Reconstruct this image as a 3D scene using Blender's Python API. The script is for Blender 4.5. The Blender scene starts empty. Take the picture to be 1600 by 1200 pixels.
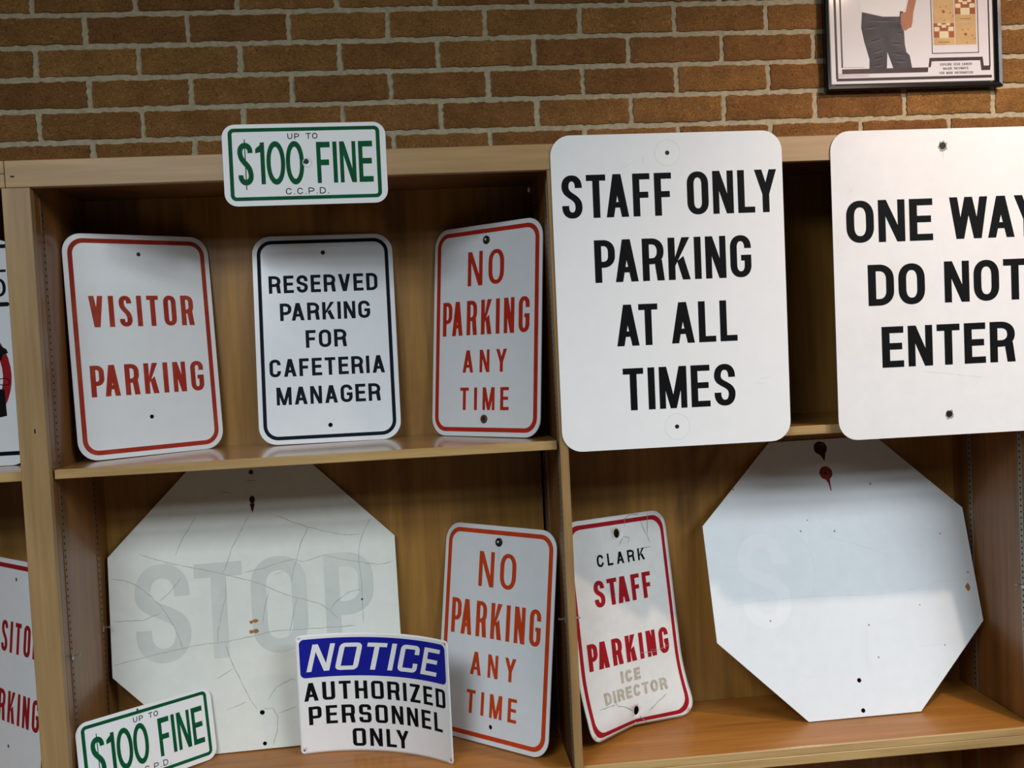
import bpy, bmesh, math, random
from mathutils import Vector, Matrix, Euler
from mathutils.geometry import delaunay_2d_cdt
random.seed(7)
S = 0.0254                # everything below is laid out in inches
H = 62.0                  # eye height above the floor, inches
sc = bpy.context.scene
COL = sc.collection

def W(x, y, z):
    return Vector((x * S, y * S, (z + H) * S))

# ------------------------------------------------------------------ camera
cd = bpy.data.cameras.new('camera')
cam = bpy.data.objects.new('camera', cd)
COL.objects.link(cam)
cd.sensor_width = 36.0
cd.lens = 36.0 * 1604.54 / 1600.0
cd.clip_start = 0.05
cam.location = W(0, -77.61, 0)
cam.rotation_euler = (math.pi / 2 - 0.0436, 0.0489, -0.0958)
sc.camera = cam

# ------------------------------------------------------------------ light
vs = sc.view_settings
vs.view_transform = 'Standard'
vs.look = 'None'
vs.gamma = 1.0
vs.use_curve_mapping = False
vs.exposure = 0.24
world = bpy.data.worlds.new('world')
sc.world = world
world.use_nodes = True
bg = world.node_tree.nodes['Background']
bg.inputs[0].default_value = (0.80, 0.90, 1.0, 1)
bg.inputs[1].default_value = 0.006

def area(name, loc, sx, sy, power, col, target=None):
    ld = bpy.data.lights.new(name, 'AREA')
    ld.shape = 'RECTANGLE'
    ld.size = sx * S
    ld.size_y = sy * S
    ld.energy = power
    ld.color = col
    o = bpy.data.objects.new(name, ld)
    COL.objects.link(o)
    o.location = W(*loc)
    d = (W(*target) - W(*loc)) if target else Vector((0, 0, -1))
    o.rotation_euler = d.to_track_quat('-Z', 'Y').to_euler()
    return o

CEIL = 48.0
for ly, pw in ((-84, 38), (-115, 42), (-150, 22)):
    for lx, k in ((-42, .85), (82, .88), (130, .55)):
        area('ceiling_troffer_light', (lx, ly, CEIL - .5), 48, 24, pw * k, (0.87, 0.95, 1.0))
sp = bpy.data.lights.new('warm_ceiling_spot', 'SPOT')
sp.energy = 60
sp.color = (1.0, 0.74, 0.58)
sp.spot_size = math.radians(100)
sp.spot_blend = .9
sp.shadow_soft_size = 1.4 * S
so = bpy.data.objects.new('warm_ceiling_spot', sp)
COL.objects.link(so)
so.location = W(60, -32, CEIL - 2)
so.rotation_euler = (W(56, 6, -6) - W(60, -32, CEIL - 2)).to_track_quat('-Z', 'Y').to_euler()

# ------------------------------------------------------------------ materials
def lin(c):
    return tuple(((v / 255) / 12.92 if v / 255 <= .04045 else (((v / 255) + .055) / 1.055) ** 2.4) for v in c)

MATS = {}
def nm(name):
    m = bpy.data.materials.new(name)
    m.use_nodes = True
    MATS[name] = m
    nt = m.node_tree
    return m, nt, nt.nodes['Principled BSDF']

def ramp(nt, stops):
    r = nt.nodes.new('ShaderNodeValToRGB')
    e = r.color_ramp.elements
    e[0].position, e[0].color = stops[0][0], (*stops[0][1], 1)
    e[1].position, e[1].color = stops[-1][0], (*stops[-1][1], 1)
    for p, c in stops[1:-1]:
        k = e.new(p)
        k.color = (*c, 1)
    return r

def coords(nt, scale=(1, 1, 1), loc=(0, 0, 0)):
    tc = nt.nodes.new('ShaderNodeTexCoord')
    mp = nt.nodes.new('ShaderNodeMapping')
    mp.inputs['Scale'].default_value = scale
    mp.inputs['Location'].default_value = loc
    nt.links.new(tc.outputs['Object'], mp.inputs[0])
    return mp.outputs[0]

def noise(nt, vec, scale, detail=4, rough=.55, dist=0):
    n = nt.nodes.new('ShaderNodeTexNoise')
    n.inputs['Scale'].default_value = scale
    n.inputs['Detail'].default_value = detail
    n.inputs['Roughness'].default_value = rough
    n.inputs['Distortion'].default_value = dist
    nt.links.new(vec, n.inputs['Vector'])
    return n.outputs[0]

def bump(nt, b, h, strength, dist=.001):
    bp = nt.nodes.new('ShaderNodeBump')
    bp.inputs['Strength'].default_value = strength
    bp.inputs['Distance'].default_value = dist
    nt.links.new(h, bp.inputs['Height'])
    nt.links.new(bp.outputs[0], b.inputs['Normal'])

def mix(nt, a, b, fac, mode='MIX'):
    m = nt.nodes.new('ShaderNodeMix')
    m.data_type = 'RGBA'
    m.blend_type = mode
    for s, v in ((6, a), (7, b)):
        if isinstance(v, tuple):
            m.inputs[s].default_value = (*v, 1)
        else:
            nt.links.new(v, m.inputs[s])
    if isinstance(fac, float):
        m.inputs[0].default_value = fac
    else:
        nt.links.new(fac, m.inputs[0])
    return m.outputs[2]

def paint(name, col, rough=.4, var=.04, dirt=None, dirt_amt=.0, spec=.18, coat=0.0):
    """flat sign paint with a faint unevenness and optional grime patches"""
    m, nt, b = nm(name)
    v = coords(nt)
    n = noise(nt, v, 30, 5)
    r = ramp(nt, [(.3, tuple(c * (1 - var) for c in col)), (.7, tuple(min(1, c * (1 + var)) for c in col))])
    nt.links.new(n, r.inputs[0])
    out = r.outputs[0]
    if dirt:
        n2 = noise(nt, v, 7, 6, .65, .4)
        r2 = ramp(nt, [(.50, (0, 0, 0)), (.75, (dirt_amt,) * 3)])
        nt.links.new(n2, r2.inputs[0])
        out = mix(nt, out, dirt, r2.outputs[0])
    nt.links.new(out, b.inputs['Base Color'])
    b.inputs['Roughness'].default_value = rough
    b.inputs['Specular IOR Level'].default_value = spec
    b.inputs['Coat Weight'].default_value = coat
    b.inputs['Coat Roughness'].default_value = .12
    return m

def wood(name, dark, light, axis='X', rough=.35, coat=.0, fine=1.0, blotch=None):
    m, nt, b = nm(name)
    st = {'X': (.06, 1, 1), 'Y': (1, .06, 1), 'Z': (1, 1, .06)}[axis]
    v = coords(nt, st)
    g1 = noise(nt, v, 70 * fine, 6, .6, .3)
    r1 = ramp(nt, [(.28, dark), (.72, light)])
    nt.links.new(g1, r1.inputs[0])
    g2 = noise(nt, v, 9, 4, .5, 1.2)
    r2 = ramp(nt, [(.3, (.70, .66, .62)), (.65, (1.06, 1.04, 1.02))])
    nt.links.new(g2, r2.inputs[0])
    out = mix(nt, r1.outputs[0], r2.outputs[0], 1.0, 'MULTIPLY')
    if blotch:
        v3 = coords(nt, (1, 1, .45))
        g3 = noise(nt, v3, 5.5, 3, .5, .8)
        r3 = ramp(nt, [(.56, (1, 1, 1)), (.72, blotch)])
        nt.links.new(g3, r3.inputs[0])
        out = mix(nt, out, r3.outputs[0], 1.0, 'MULTIPLY')
    nt.links.new(out, b.inputs['Base Color'])
    b.inputs['Roughness'].default_value = rough
    b.inputs['Coat Weight'].default_value = coat
    b.inputs['Coat Roughness'].default_value = .12
    bump(nt, b, g1, .12, .0006)
    return m

M_FRAME_H = wood('face_frame_rail_wood', (.35, .212, .082), (.47, .292, .122), 'X', .42)
M_FRAME_V = wood('face_frame_stile_wood', (.32, .20, .082), (.45, .29, .132), 'Z', .42)
M_EDGE = wood('shelf_edge_wood', (.40, .25, .10), (.58, .39, .17), 'X', .35)
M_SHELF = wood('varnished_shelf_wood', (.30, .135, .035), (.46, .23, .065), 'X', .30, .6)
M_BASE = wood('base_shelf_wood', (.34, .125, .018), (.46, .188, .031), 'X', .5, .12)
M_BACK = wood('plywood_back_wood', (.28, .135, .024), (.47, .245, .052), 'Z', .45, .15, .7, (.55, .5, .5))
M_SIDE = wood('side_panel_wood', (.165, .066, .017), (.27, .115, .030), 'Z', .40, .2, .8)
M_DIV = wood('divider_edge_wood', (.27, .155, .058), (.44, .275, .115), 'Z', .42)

M_WHITE = paint('white_sign_paint', (.84, .84, .845), .33, .015)
M_WHITE2 = paint('white_sign_paint_worn', (.80, .79, .79), .36, .02, (.62, .60, .58), .25)
M_SHEET = paint('white_reflective_sheeting', (.79, .83, .865), .30, .02, coat=.3)
M_SHEETG = paint('greyed_reflective_sheeting', (.73, .74, .755), .32, .02, coat=.2)
M_CLARK = paint('dented_white_sheeting', (.72, .73, .72), .34, .04, (.50, .48, .43), .3)
M_STOPL = paint('peeled_stop_sign_face', (.79, .81, .755), .42, .03, (.68, .70, .64), .45)
M_STOPR = paint('blank_octagon_face', (.745, .79, .83), .36, .02, (.63, .66, .68), .3)
M_GHOST = paint('ghost_letter_grey', (.63, .66, .625), .45, .03, (.75, .77, .715), .7)
M_GHOST2 = paint('ghost_letter_pale', (.78, .82, .85), .4, .02)
M_RED = paint('dark_red_ink', (.42, .022, .016), .5, .10, spec=.07)
M_RED2 = paint('mottled_red_ink', (.34, .030, .016), .5, .12, (.42, .11, .055), .8, spec=.07)  # red ink with irregular lighter, more orange patches
M_ORANGE = paint('orange_red_ink', (.58, .062, .015), .5, .10, spec=.07)
M_NOPARK = paint('bright_red_ink', (.47, .030, .014), .5, .10, spec=.07)
M_MAROON = paint('maroon_ink', (.33, .012, .018), .5, .10, spec=.07)
M_BLACK = paint('black_ink', (.006, .006, .007), .5, .1, spec=.07)
M_NAVY = paint('blue_black_ink', (.006, .009, .017), .5, .1, spec=.07)
M_GREEN = paint('green_ink', (.003, .090, .032), .5, .2, spec=.07)
M_BLUE = paint('royal_blue_ink', (.012, .016, .30), .5, .06, spec=.07)
M_TAN = paint('worn_tan_ink', (.44, .40, .335), .5, .2, (.62, .60, .55), .5)
M_ALU = paint('sheet_metal_edge', (.55, .56, .57), .4, .05)
M_CRACK = paint('crack_grey', (.40, .41, .385), .7, .1)
M_CREASE = paint('crease_grime', (.33, .32, .29), .7, .2)
M_RUST = paint('rust_stain', (.38, .17, .055), .8, .25)
M_REDSTAIN = paint('red_rust_stain', (.23, .030, .022), .7, .25)
M_DARKSTAIN = paint('dark_rust_stain', (.055, .018, .015), .8, .2)
M_RING = paint('washer_mark_grey', (.67, .67, .66), .5, .1)
M_BOLT = paint('blackened_bolt', (.02, .018, .017), .35, .2)
M_BOLTC = paint('worn_bolt_tip', (.55, .55, .52), .3, .1)
M_RUSTBOLT = paint('rusty_bolt', (.10, .055, .03), .6, .3)
M_FRAMEBLK = paint('black_frame_lacquer', (.010, .010, .011), .25, .1, coat=.4)

def metal(name, col, rough):
    m, nt, b = nm(name)
    n = noise(nt, coords(nt), 60, 3)
    r = ramp(nt, [(.3, tuple(c * .85 for c in col)), (.7, col)])
    nt.links.new(n, r.inputs[0])
    nt.links.new(r.outputs[0], b.inputs['Base Color'])
    b.inputs['Metallic'].default_value = .85
    b.inputs['Roughness'].default_value = rough
    return m
M_TRACK = metal('bronze_track_metal', (.28, .17, .085), .5)
M_TRACKG = metal('steel_track_metal', (.34, .33, .26), .5)
M_CLIP = metal('zinc_clip_metal', (.55, .55, .52), .35)
M_SLOT = paint('track_slot_dark', (.006, .005, .004), .9, .1)

def brick_mat():
    m, nt, b = nm('brown_wirecut_brick')
    at = nt.nodes.new('ShaderNodeAttribute')
    at.attribute_name = 'tint'
    r = ramp(nt, [(0, (.30, .132, .040)), (.35, (.385, .186, .054)), (.7, (.44, .220, .064)), (1, (.50, .255, .076))])
    nt.links.new(at.outputs['Fac'], r.inputs[0])
    v = coords(nt, (1, 1, 1.6))
    n = noise(nt, v, 120, 6, .78, 2.6)
    r2 = ramp(nt, [(.38, (.25, .22, .20)), (.46, (.80, .80, .80)), (.55, (1.05, 1.04, 1.03)), (.66, (1.75, 1.7, 1.6))])
    nt.links.new(n, r2.inputs[0])
    n3 = noise(nt, coords(nt), 18, 4, .6)
    r3 = ramp(nt, [(.35, (.82, .80, .78)), (.65, (1.1, 1.1, 1.1))])
    nt.links.new(n3, r3.inputs[0])
    o = mix(nt, r.outputs[0], r2.outputs[0], 1.0, 'MULTIPLY')
    o = mix(nt, o, r3.outputs[0], 1.0, 'MULTIPLY')
    nt.links.new(o, b.inputs['Base Color'])
    b.inputs['Roughness'].default_value = .75
    b.inputs['Specular IOR Level'].default_value = .3
    bump(nt, b, n, .9, .004)
    return m
M_BRICK = brick_mat()

def mortar_mat():
    m, nt, b = nm('tan_grey_mortar')
    n = noise(nt, coords(nt), 90, 5, .7)
    r = ramp(nt, [(.3, (.36, .30, .185)), (.7, (.57, .49, .33))])
    nt.links.new(n, r.inputs[0])
    nt.links.new(r.outputs[0], b.inputs['Base Color'])
    b.inputs['Roughness'].default_value = .9
    bump(nt, b, n, .8, .003)
    return m
M_MORTAR = mortar_mat()
M_PLASTER = paint('floor_tile_brown', (.12, .10, .08), .5, .08)
M_CEIL = paint('ceiling_grey', (.45, .45, .44), .9, .03)

# ------------------------------------------------------------------ mesh helpers
def link(name, me, parent=None, mats=(), mw=None):
    o = bpy.data.objects.new(name, me)
    COL.objects.link(o)
    for m in (mats if isinstance(mats, (list, tuple)) else [mats]):
        me.materials.append(m)
    if parent:
        o.parent = parent
    if mw:
        o.matrix_world = mw
    return o

def tag(o, label, cat, group=None):
    o['label'] = label
    o['category'] = cat
    if group:
        o['group'] = group
    return o

def structure(o):
    o['kind'] = 'structure'
    return o

def empty(name, mw):
    o = bpy.data.objects.new(name, None)
    o.empty_display_size = .05
    COL.objects.link(o)
    o.matrix_world = mw
    return o

def box_bm(boxes, bevel=.04, origin=(0, 0, 0)):
    """boxes in inches (world layout) -> bmesh in metres relative to origin"""
    bm = bmesh.new()
    for x0, x1, y0, y1, z0, z1 in boxes:
        vs_ = [bm.verts.new(((x - origin[0]) * S, (y - origin[1]) * S, (z - origin[2]) * S))
               for z in (z0, z1) for y in (y0, y1) for x in (x0, x1)]
        for f in ((0, 2, 3, 1), (4, 5, 7, 6), (0, 1, 5, 4), (2, 6, 7, 3), (0, 4, 6, 2), (1, 3, 7, 5)):
            bm.faces.new([vs_[i] for i in f])
    if bevel:
        bmesh.ops.bevel(bm, geom=bm.edges[:], offset=bevel * S, segments=1, affect='EDGES', clamp_overlap=True)
    return bm

def bm_obj(name, bm, parent, mats, mw=None):
    me = bpy.data.meshes.new(name)
    bm.to_mesh(me)
    bm.free()
    return link(name, me, parent, mats, mw)

def boxes(name, bx, parent, mat, bevel=.04, origin=(0, 0, 0)):
    return bm_obj(name, box_bm(bx, bevel, origin), parent, mat)

# ---- 2-D shapes -----------------------------------------------------------
def rrect(w, h, r, cx=0, cy=None, n=8, dens=None):
    """rounded rectangle loop; (0,0) is the bottom centre of the sign"""
    cy = h / 2 if cy is None else cy
    pts = []
    for qx, qy, a0 in ((1, 1, 0), (-1, 1, 90), (-1, -1, 180), (1, -1, 270)):
        for k in range(n + 1):
            a = math.radians(a0 + 90 * k / n)
            pts.append((cx + qx * (w / 2 - r) + r * math.cos(a), cy + qy * (h / 2 - r) + r * math.sin(a)))
    return densify(pts, dens) if dens else pts

def densify(pts, d, closed=True):
    out = []
    for i in range(len(pts) if closed else len(pts) - 1):
        a, b = pts[i], pts[(i + 1) % len(pts)]
        n = max(1, math.ceil(math.dist(a, b) / d))
        out += [(a[0] + (b[0] - a[0]) * k / n, a[1] + (b[1] - a[1]) * k / n) for k in range(n)]
    if not closed:
        out.append(pts[-1])
    return out

def circle(cx, cy, r, n=20, sy=1.0):
    return [(cx + r * math.cos(2 * math.pi * k / n), cy + sy * r * math.sin(2 * math.pi * k / n)) for k in range(n)]

def inside(p, loop):
    c = False
    j = len(loop) - 1
    for i in range(len(loop)):
        a, b = loop[i], loop[j]
        if (a[1] > p[1]) != (b[1] > p[1]) and p[0] < (b[0] - a[0]) * (p[1] - a[1]) / (b[1] - a[1]) + a[0]:
            c = not c
        j = i
    return c

def fill(outer, holes=(), grid=None):
    """triangulate a region with holes -> (verts2d, tris)"""
    vs_, es = [], []
    for lp in [outer] + list(holes):
        b = len(vs_)
        vs_ += lp
        es += [(b + i, b + (i + 1) % len(lp)) for i in range(len(lp))]
    if grid:
        xs = [p[0] for p in outer]
        ys = [p[1] for p in outer]
        y = min(ys) + grid / 2
        bd = [p for lp in [outer] + list(holes) for p in lp]
        while y < max(ys):
            x = min(xs) + grid / 2
            while x < max(xs):
                p = (x, y)
                if inside(p, outer) and not any(inside(p, h) for h in holes) and min((p[0] - q[0]) ** 2 + (p[1] - q[1]) ** 2 for q in bd) > (grid * .3) ** 2:
                    vs_.append(p)
                x += grid
            y += grid
    v, e, f, *_ = delaunay_2d_cdt([Vector(p) for p in vs_], es, [], 0, 1e-6)
    v = [tuple(p) for p in v]
    out = []
    for t in f:
        c = (sum(v[i][0] for i in t) / 3, sum(v[i][1] for i in t) / 3)
        if inside(c, outer) and not any(inside(c, h) for h in holes):
            out.append(tuple(t))
    return v, out

def union(polys):
    """union of convex polygons -> (verts2d, tris)"""
    vs_, fs = [], []
    for p in polys:
        a = sum(p[i][0] * p[(i + 1) % len(p)][1] - p[(i + 1) % len(p)][0] * p[i][1] for i in range(len(p)))
        if abs(a) < 1e-7:
            continue
        p = p if a > 0 else p[::-1]
        fs.append(list(range(len(vs_), len(vs_) + len(p))))
        vs_ += p
    v, e, f, ov, oe, of = delaunay_2d_cdt([Vector(p) for p in vs_], [], fs, 0, 1e-5)
    v = [tuple(p) for p in v]
    pl = [p for p in polys if len(p) > 2]
    bb = [(min(q[0] for q in p), max(q[0] for q in p), min(q[1] for q in p), max(q[1] for q in p)) for p in pl]
    out = []
    for t in f:
        c = (sum(v[i][0] for i in t) / 3, sum(v[i][1] for i in t) / 3)
        if any(b[0] <= c[0] <= b[1] and b[2] <= c[1] <= b[3] and inside(c, p) for p, b in zip(pl, bb)):
            out.append(tuple(t))
    return v, out

# ---- strokes --------------------------------------------------------------
def ribbon(path, tx, ty=None, closed=False):
    """quads of a pen stroke along path; the pen is an ellipse tx wide, ty high"""
    ty = ty or tx
    q = [(x / tx, y / ty) for x, y in path]
    q = [p for i, p in enumerate(q) if i == 0 or math.dist(p, q[i - 1]) > 2e-3]
    if closed and math.dist(q[0], q[-1]) < 2e-3:
        q.pop()
    n = len(q)
    L, Rr = [], []
    for i in range(n):
        a = q[i - 1] if (i > 0 or closed) else None
        c = q[(i + 1) % n] if (i < n - 1 or closed) else None
        ns = []
        for s, t in ((a, q[i]), (q[i], c)):
            if s and t:
                dx, dy = t[0] - s[0], t[1] - s[1]
                l = math.hypot(dx, dy) or 1
                ns.append((-dy / l, dx / l))
        mx, my = sum(k[0] for k in ns), sum(k[1] for k in ns)
        l = math.hypot(mx, my) or 1
        mx, my = mx / l, my / l
        d = .5 / max(.45, mx * ns[0][0] + my * ns[0][1])
        L.append(((q[i][0] + mx * d) * tx, (q[i][1] + my * d) * ty))
        Rr.append(((q[i][0] - mx * d) * tx, (q[i][1] - my * d) * ty))
    return [[Rr[i], Rr[(i + 1) % n], L[(i + 1) % n], L[i]] for i in range(n if closed else n - 1)]

def arc(cx, cy, rx, ry, a0, a1, n=10, e=2.25):
    out = []
    for k in range(n + 1):
        a = math.radians(a0 + (a1 - a0) * k / n)
        c, s = math.cos(a), math.sin(a)
        out.append((cx + rx * math.copysign(abs(c) ** (2 / e), c), cy + ry * math.copysign(abs(s) ** (2 / e), s)))
    return out

def bez(p0, p1, p2, p3, n=12):
    return [tuple(((1 - t) ** 3) * a + 3 * t * (1 - t) ** 2 * b + 3 * t * t * (1 - t) * c + t ** 3 * d
                  for a, b, c, d in zip(p0, p1, p2, p3)) for t in [k / n for k in range(n + 1)]]

REL = dict(S=1, T=.96, A=1.12, F=.86, O=1.05, N=1.02, L=.84, Y=1.1, P=1, R=1.06, K=1.08, G=1.05, M=1.3, E=.9, W=1.6,
           D=1.02, V=1.1, C=1.0, U=1.0, Z=.95, H=1.02, J=.8, X=1.05, B=1.03)
REL.update({'0': 1.1, '1': .72, '$': 1.05})
KERN = {'TA', 'AT', 'FA', 'PA', 'LY', 'AY', 'WA', 'AV', 'VA', 'AW', 'YA', 'LT'}

def glyph(ch, w, h, tx, ty, k=1.15, e=2.25, sq=False, dg=1.12):
    x0, x1, y0, y1 = tx / 2, w - tx / 2, ty / 2, h - ty / 2
    cx = w / 2
    rx = (x1 - x0) / 2
    ry = min(rx * k, (y1 - y0) / 2)
    if sq:
        rx = min(rx, tx * .62)
        ry = min((y1 - y0) / 4.2, tx * .62)
    d = tx * dg
    q = []
    R = lambda a, b, c, dd: q.append([(a, b), (c, b), (c, dd), (a, dd)])
    P = lambda *p: q.append(list(p))
    stem = lambda: R(0, 0, tx, h)
    def loop(yb, yt, left=True):
        """bowl: path from top left, round the right side, to bottom left"""
        hh = (yt - yb) / 2
        r_y = min(ry, hh)
        r_x = min(rx if not left else (x1 - x0) * (.62 if not sq else 1), (x1 - x0))
        if sq:
            r_x = rx
        return [(x0, yt)] + arc(x1 - r_x, yt - r_y, r_x, r_y, 90, 0, 9, e) + arc(x1 - r_x, yb + r_y, r_x, r_y, 0, -90, 9, e) + [(x0, yb)]
    if ch in 'I':
        R(0, 0, w, h)
    elif ch == 'L':
        stem(); R(0, 0, w, ty)
    elif ch == 'T':
        R(0, h - ty, w, h); R(cx - tx / 2, 0, cx + tx / 2, h)
    elif ch == 'E':
        stem(); R(0, 0, w, ty); R(0, h - ty, w, h); R(0, h * .515 - ty / 2, w * .93, h * .515 + ty / 2)
    elif ch == 'F':
        stem(); R(0, h - ty, w, h); R(0, h * .50 - ty / 2, w * .9, h * .50 + ty / 2)
    elif ch == 'H':
        stem(); R(w - tx, 0, w, h); R(0, h * .5 - ty / 2, w, h * .5 + ty / 2)
    elif ch == 'N':
        R(0, 0, tx * .92, h); R(w - tx * .92, 0, w, h); P((0, h), (d, h), (w, 0), (w - d, 0))
    elif ch == 'M':
        R(0, 0, tx * .9, h); R(w - tx * .9, 0, w, h)
        P((0, h), (d * 1.05, h), (cx + d * .42, 0), (cx - d * .42, 0)); P((w, h), (w - d * 1.05, h), (cx - d * .42, 0), (cx + d * .42, 0))
    elif ch in 'AV':
        ap = d * .55
        f = (lambda y: y) if ch == 'A' else (lambda y: h - y)
        P((0, f(0)), (d, f(0)), (cx + ap, f(h)), (cx - ap, f(h)))
        P((w, f(0)), (w - d, f(0)), (cx - ap, f(h)), (cx + ap, f(h)))
        if ch == 'A':
            yb = h * .22
            s = yb / h * (cx - ap)
            P((s + d * .4, yb), (w - s - d * .4, yb), (w - s - d * .55, yb + ty * .92), (s + d * .55, yb + ty * .92))
    elif ch == 'W':
        a = w * .27
        ap = d * .48
        m_ = w / 2
        for sg in (1, -1):
            g = (lambda x: x) if sg > 0 else (lambda x: w - x)
            P((g(0), h), (g(d), h), (g(a + ap), 0), (g(a - ap), 0))
            P((g(m_ - ap), h), (g(m_ + ap), h), (g(a + ap), 0), (g(a - ap), 0))
    elif ch == 'Y':
        ym = h * .42
        P((0, h), (d * 1.05, h), (cx + tx / 2, ym), (cx - tx / 2, ym)); P((w, h), (w - d * 1.05, h), (cx - tx / 2, ym), (cx + tx / 2, ym))
        R(cx - tx / 2, 0, cx + tx / 2, ym + .01)
    elif ch == 'X':
        P((0, 0), (d, 0), (w, h), (w - d, h)); P((w, 0), (w - d, 0), (0, h), (d, h))
    elif ch == 'K':
        stem()
        P((tx * .9, h * .30), (w, h), (w - d * 1.1, h), (tx * .9, h * .30 + d * 1.05 * h / w * .55))
        mx, my = tx + (w - tx) * .30, h * .56
        P((w - d * 1.08, 0), (w, 0), (mx + d * .55, my), (mx - d * .35, my - .12 * h))
    elif ch == 'Z':
        R(0, 0, w, ty); R(0, h - ty, w, h); P((0, ty * .6), (d * 1.15, ty * .6), (w, h - ty * .6), (w - d * 1.15, h - ty * .6))
    elif ch == 'D':
        stem(); q += ribbon(loop(y0, y1), tx, ty)
    elif ch in 'PR':
        ym = h * (.42 if ch == 'P' else .46)
        stem(); q += ribbon(loop(ym, y1), tx, ty)
        if ch == 'R':
            P((w - tx * 1.02, 0), (w + tx * .04, 0), (w - tx * .28, ym + ty * .2), (w - tx * 1.4, ym + ty * .2))
    elif ch == 'B':
        ym = h * .52
        stem(); q += ribbon(loop(ym, y1), tx, ty); q += ribbon(loop(y0, ym), tx, ty)
    elif ch in 'O0':
        p = arc(x1 - rx, y1 - ry, rx, ry, 0, 90, 9, e) + arc(x0 + rx, y1 - ry, rx, ry, 90, 180, 9, e) + \
            arc(x0 + rx, y0 + ry, rx, ry, 180, 270, 9, e) + arc(x1 - rx, y0 + ry, rx, ry, 270, 360, 9, e)
        p = [p[i] for i in range(len(p)) if math.dist(p[i], p[i - 1]) > 1e-4]
        q += ribbon(p, tx, ty, True)
    elif ch == 'U':
        q += ribbon([(x0, h)] + arc(x0 + rx, y0 + ry, rx, ry, 180, 270, 9, e) + arc(x1 - rx, y0 + ry, rx, ry, 270, 360, 9, e) + [(x1, h)], tx, ty)
    elif ch == 'J':
        q += ribbon([(x1, h)] + arc(x1 - rx, y0 + ry, rx, ry, 0, -90, 9, e) + arc(x0 + rx, y0 + ry, rx, ry, 270, 180, 9, e) + [(x0, h * .33)], tx, ty)
    elif ch in 'CG':
        yt, yb = (h * .67, h * .34) if ch == 'C' else (h * .69, h * .46)
        p = [(x1, h / 2)] + arc(x1 - rx, y1 - ry, rx, ry, 0, 90, 14, e) + arc(x0 + rx, y1 - ry, rx, ry, 90, 180, 9, e) + \
            arc(x0 + rx, y0 + ry, rx, ry, 180, 270, 9, e) + arc(x1 - rx, y0 + ry, rx, ry, 270, 360, 14, e) + [(x1, h / 2)]
        p = [c for i, c in enumerate(p) if i == 0 or math.dist(c, p[i - 1]) > 1e-4]
        half = len(p) // 2
        up = next(i for i in range(half) if p[i][1] >= yt)
        t = (yt - p[up - 1][1]) / (p[up][1] - p[up - 1][1])
        st = (p[up - 1][0] + t * (p[up][0] - p[up - 1][0]), yt)
        dn = next(i for i in range(half, len(p)) if p[i][1] >= yb and p[i][0] > cx)
        t = (yb - p[dn - 1][1]) / (p[dn][1] - p[dn - 1][1])
        en = (p[dn - 1][0] + t * (p[dn][0] - p[dn - 1][0]), yb)
        q += ribbon([st] + p[up:dn] + [en], tx, ty)
        if ch == 'G':
            R(cx + (0 if sq else tx * .05), h * .46 - ty * .45, w, h * .46 + ty * .5)
    elif ch in 'S$':
        r_y = min(h * .235, rx * 1.25) if not sq else ry
        if sq:
            ym = h / 2
            p = [(x1, h * .70)] + arc(x1 - rx, y1 - ry, rx, ry, 0, 90, 6, e) + arc(x0 + rx, y1 - ry, rx, ry, 90, 180, 6, e) + \
                arc(x0 + rx, ym + ry, rx, ry, 180, 270, 6, e) + arc(x1 - rx, ym - ry, rx, ry, 90, 0, 6, e) + \
                arc(x1 - rx, y0 + ry, rx, ry, 0, -90, 6, e) + arc(x0 + rx, y0 + ry, rx, ry, 270, 180, 6, e) + [(x0, h * .30)]
        else:
            ex = h * .03
            p = [(x1, y1 - r_y - ex)] + arc(cx, y1 - r_y, rx, r_y, 0, 90, 9, e) + arc(cx, y1 - r_y, rx, r_y, 90, 180, 9, e)[1:] + \
                bez((x0, y1 - r_y), (x0, h * .50), (x1, h * .53), (x1, y0 + r_y), 16)[1:] + \
                arc(cx, y0 + r_y, rx, r_y, 0, -90, 9, e)[1:] + arc(cx, y0 + r_y, rx, r_y, 270, 180, 9, e)[1:] + [(x0, y0 + r_y + ex)]
        q += ribbon(p, tx, ty)
        if ch == '$':
            R(cx - tx * .10, -h * .10, cx + tx * .10, h * 1.08)
    elif ch == '1':
        R(w - tx, 0, w, h); P((0, h * .845), (0, h * .74), (w - tx * .5, h * .78), (w - tx * .3, h))
    elif ch == '.':
        R(0, 0, tx, ty)
    return q

def word(txt, u0, u1, v0, v1, tx, ty, gap=None, slant=0.0, sub=None, **kw):
    """letters of one word fitted between u0..u1 and v0..v1 -> convex polygons per glyph"""
    gap = tx * .5 if gap is None else gap
    h = v1 - v0
    fixed = 0.0
    rel = 0.0
    for i, c in enumerate(txt):
        if c == 'I':
            fixed += tx
        elif c == '.':
            fixed += tx * .9
        elif c == ' ':
            fixed += gap * 2.2
        else:
            rel += REL[c]
        if i:
            fixed += 0 if (txt[i - 1] + c) in KERN else gap
    kx = (u1 - u0 - fixed) / max(rel, 1e-6)
    out = []
    x = u0
    for i, c in enumerate(txt):
        if i:
            x += 0 if (txt[i - 1] + c) in KERN else gap
        if c == ' ':
            x += gap * 2.2
            continue
        w = tx if c == 'I' else tx * .9 if c == '.' else REL[c] * kx
        g = glyph(c, w, h, tx, ty, **kw)
        pol = [[(x + a + slant * b, v0 + b) for a, b in p] for p in g]
        if sub:
            pol = [s for p in pol for s in subdivide(p, sub)]
        out.append(pol)
        x += w
    return out

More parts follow.
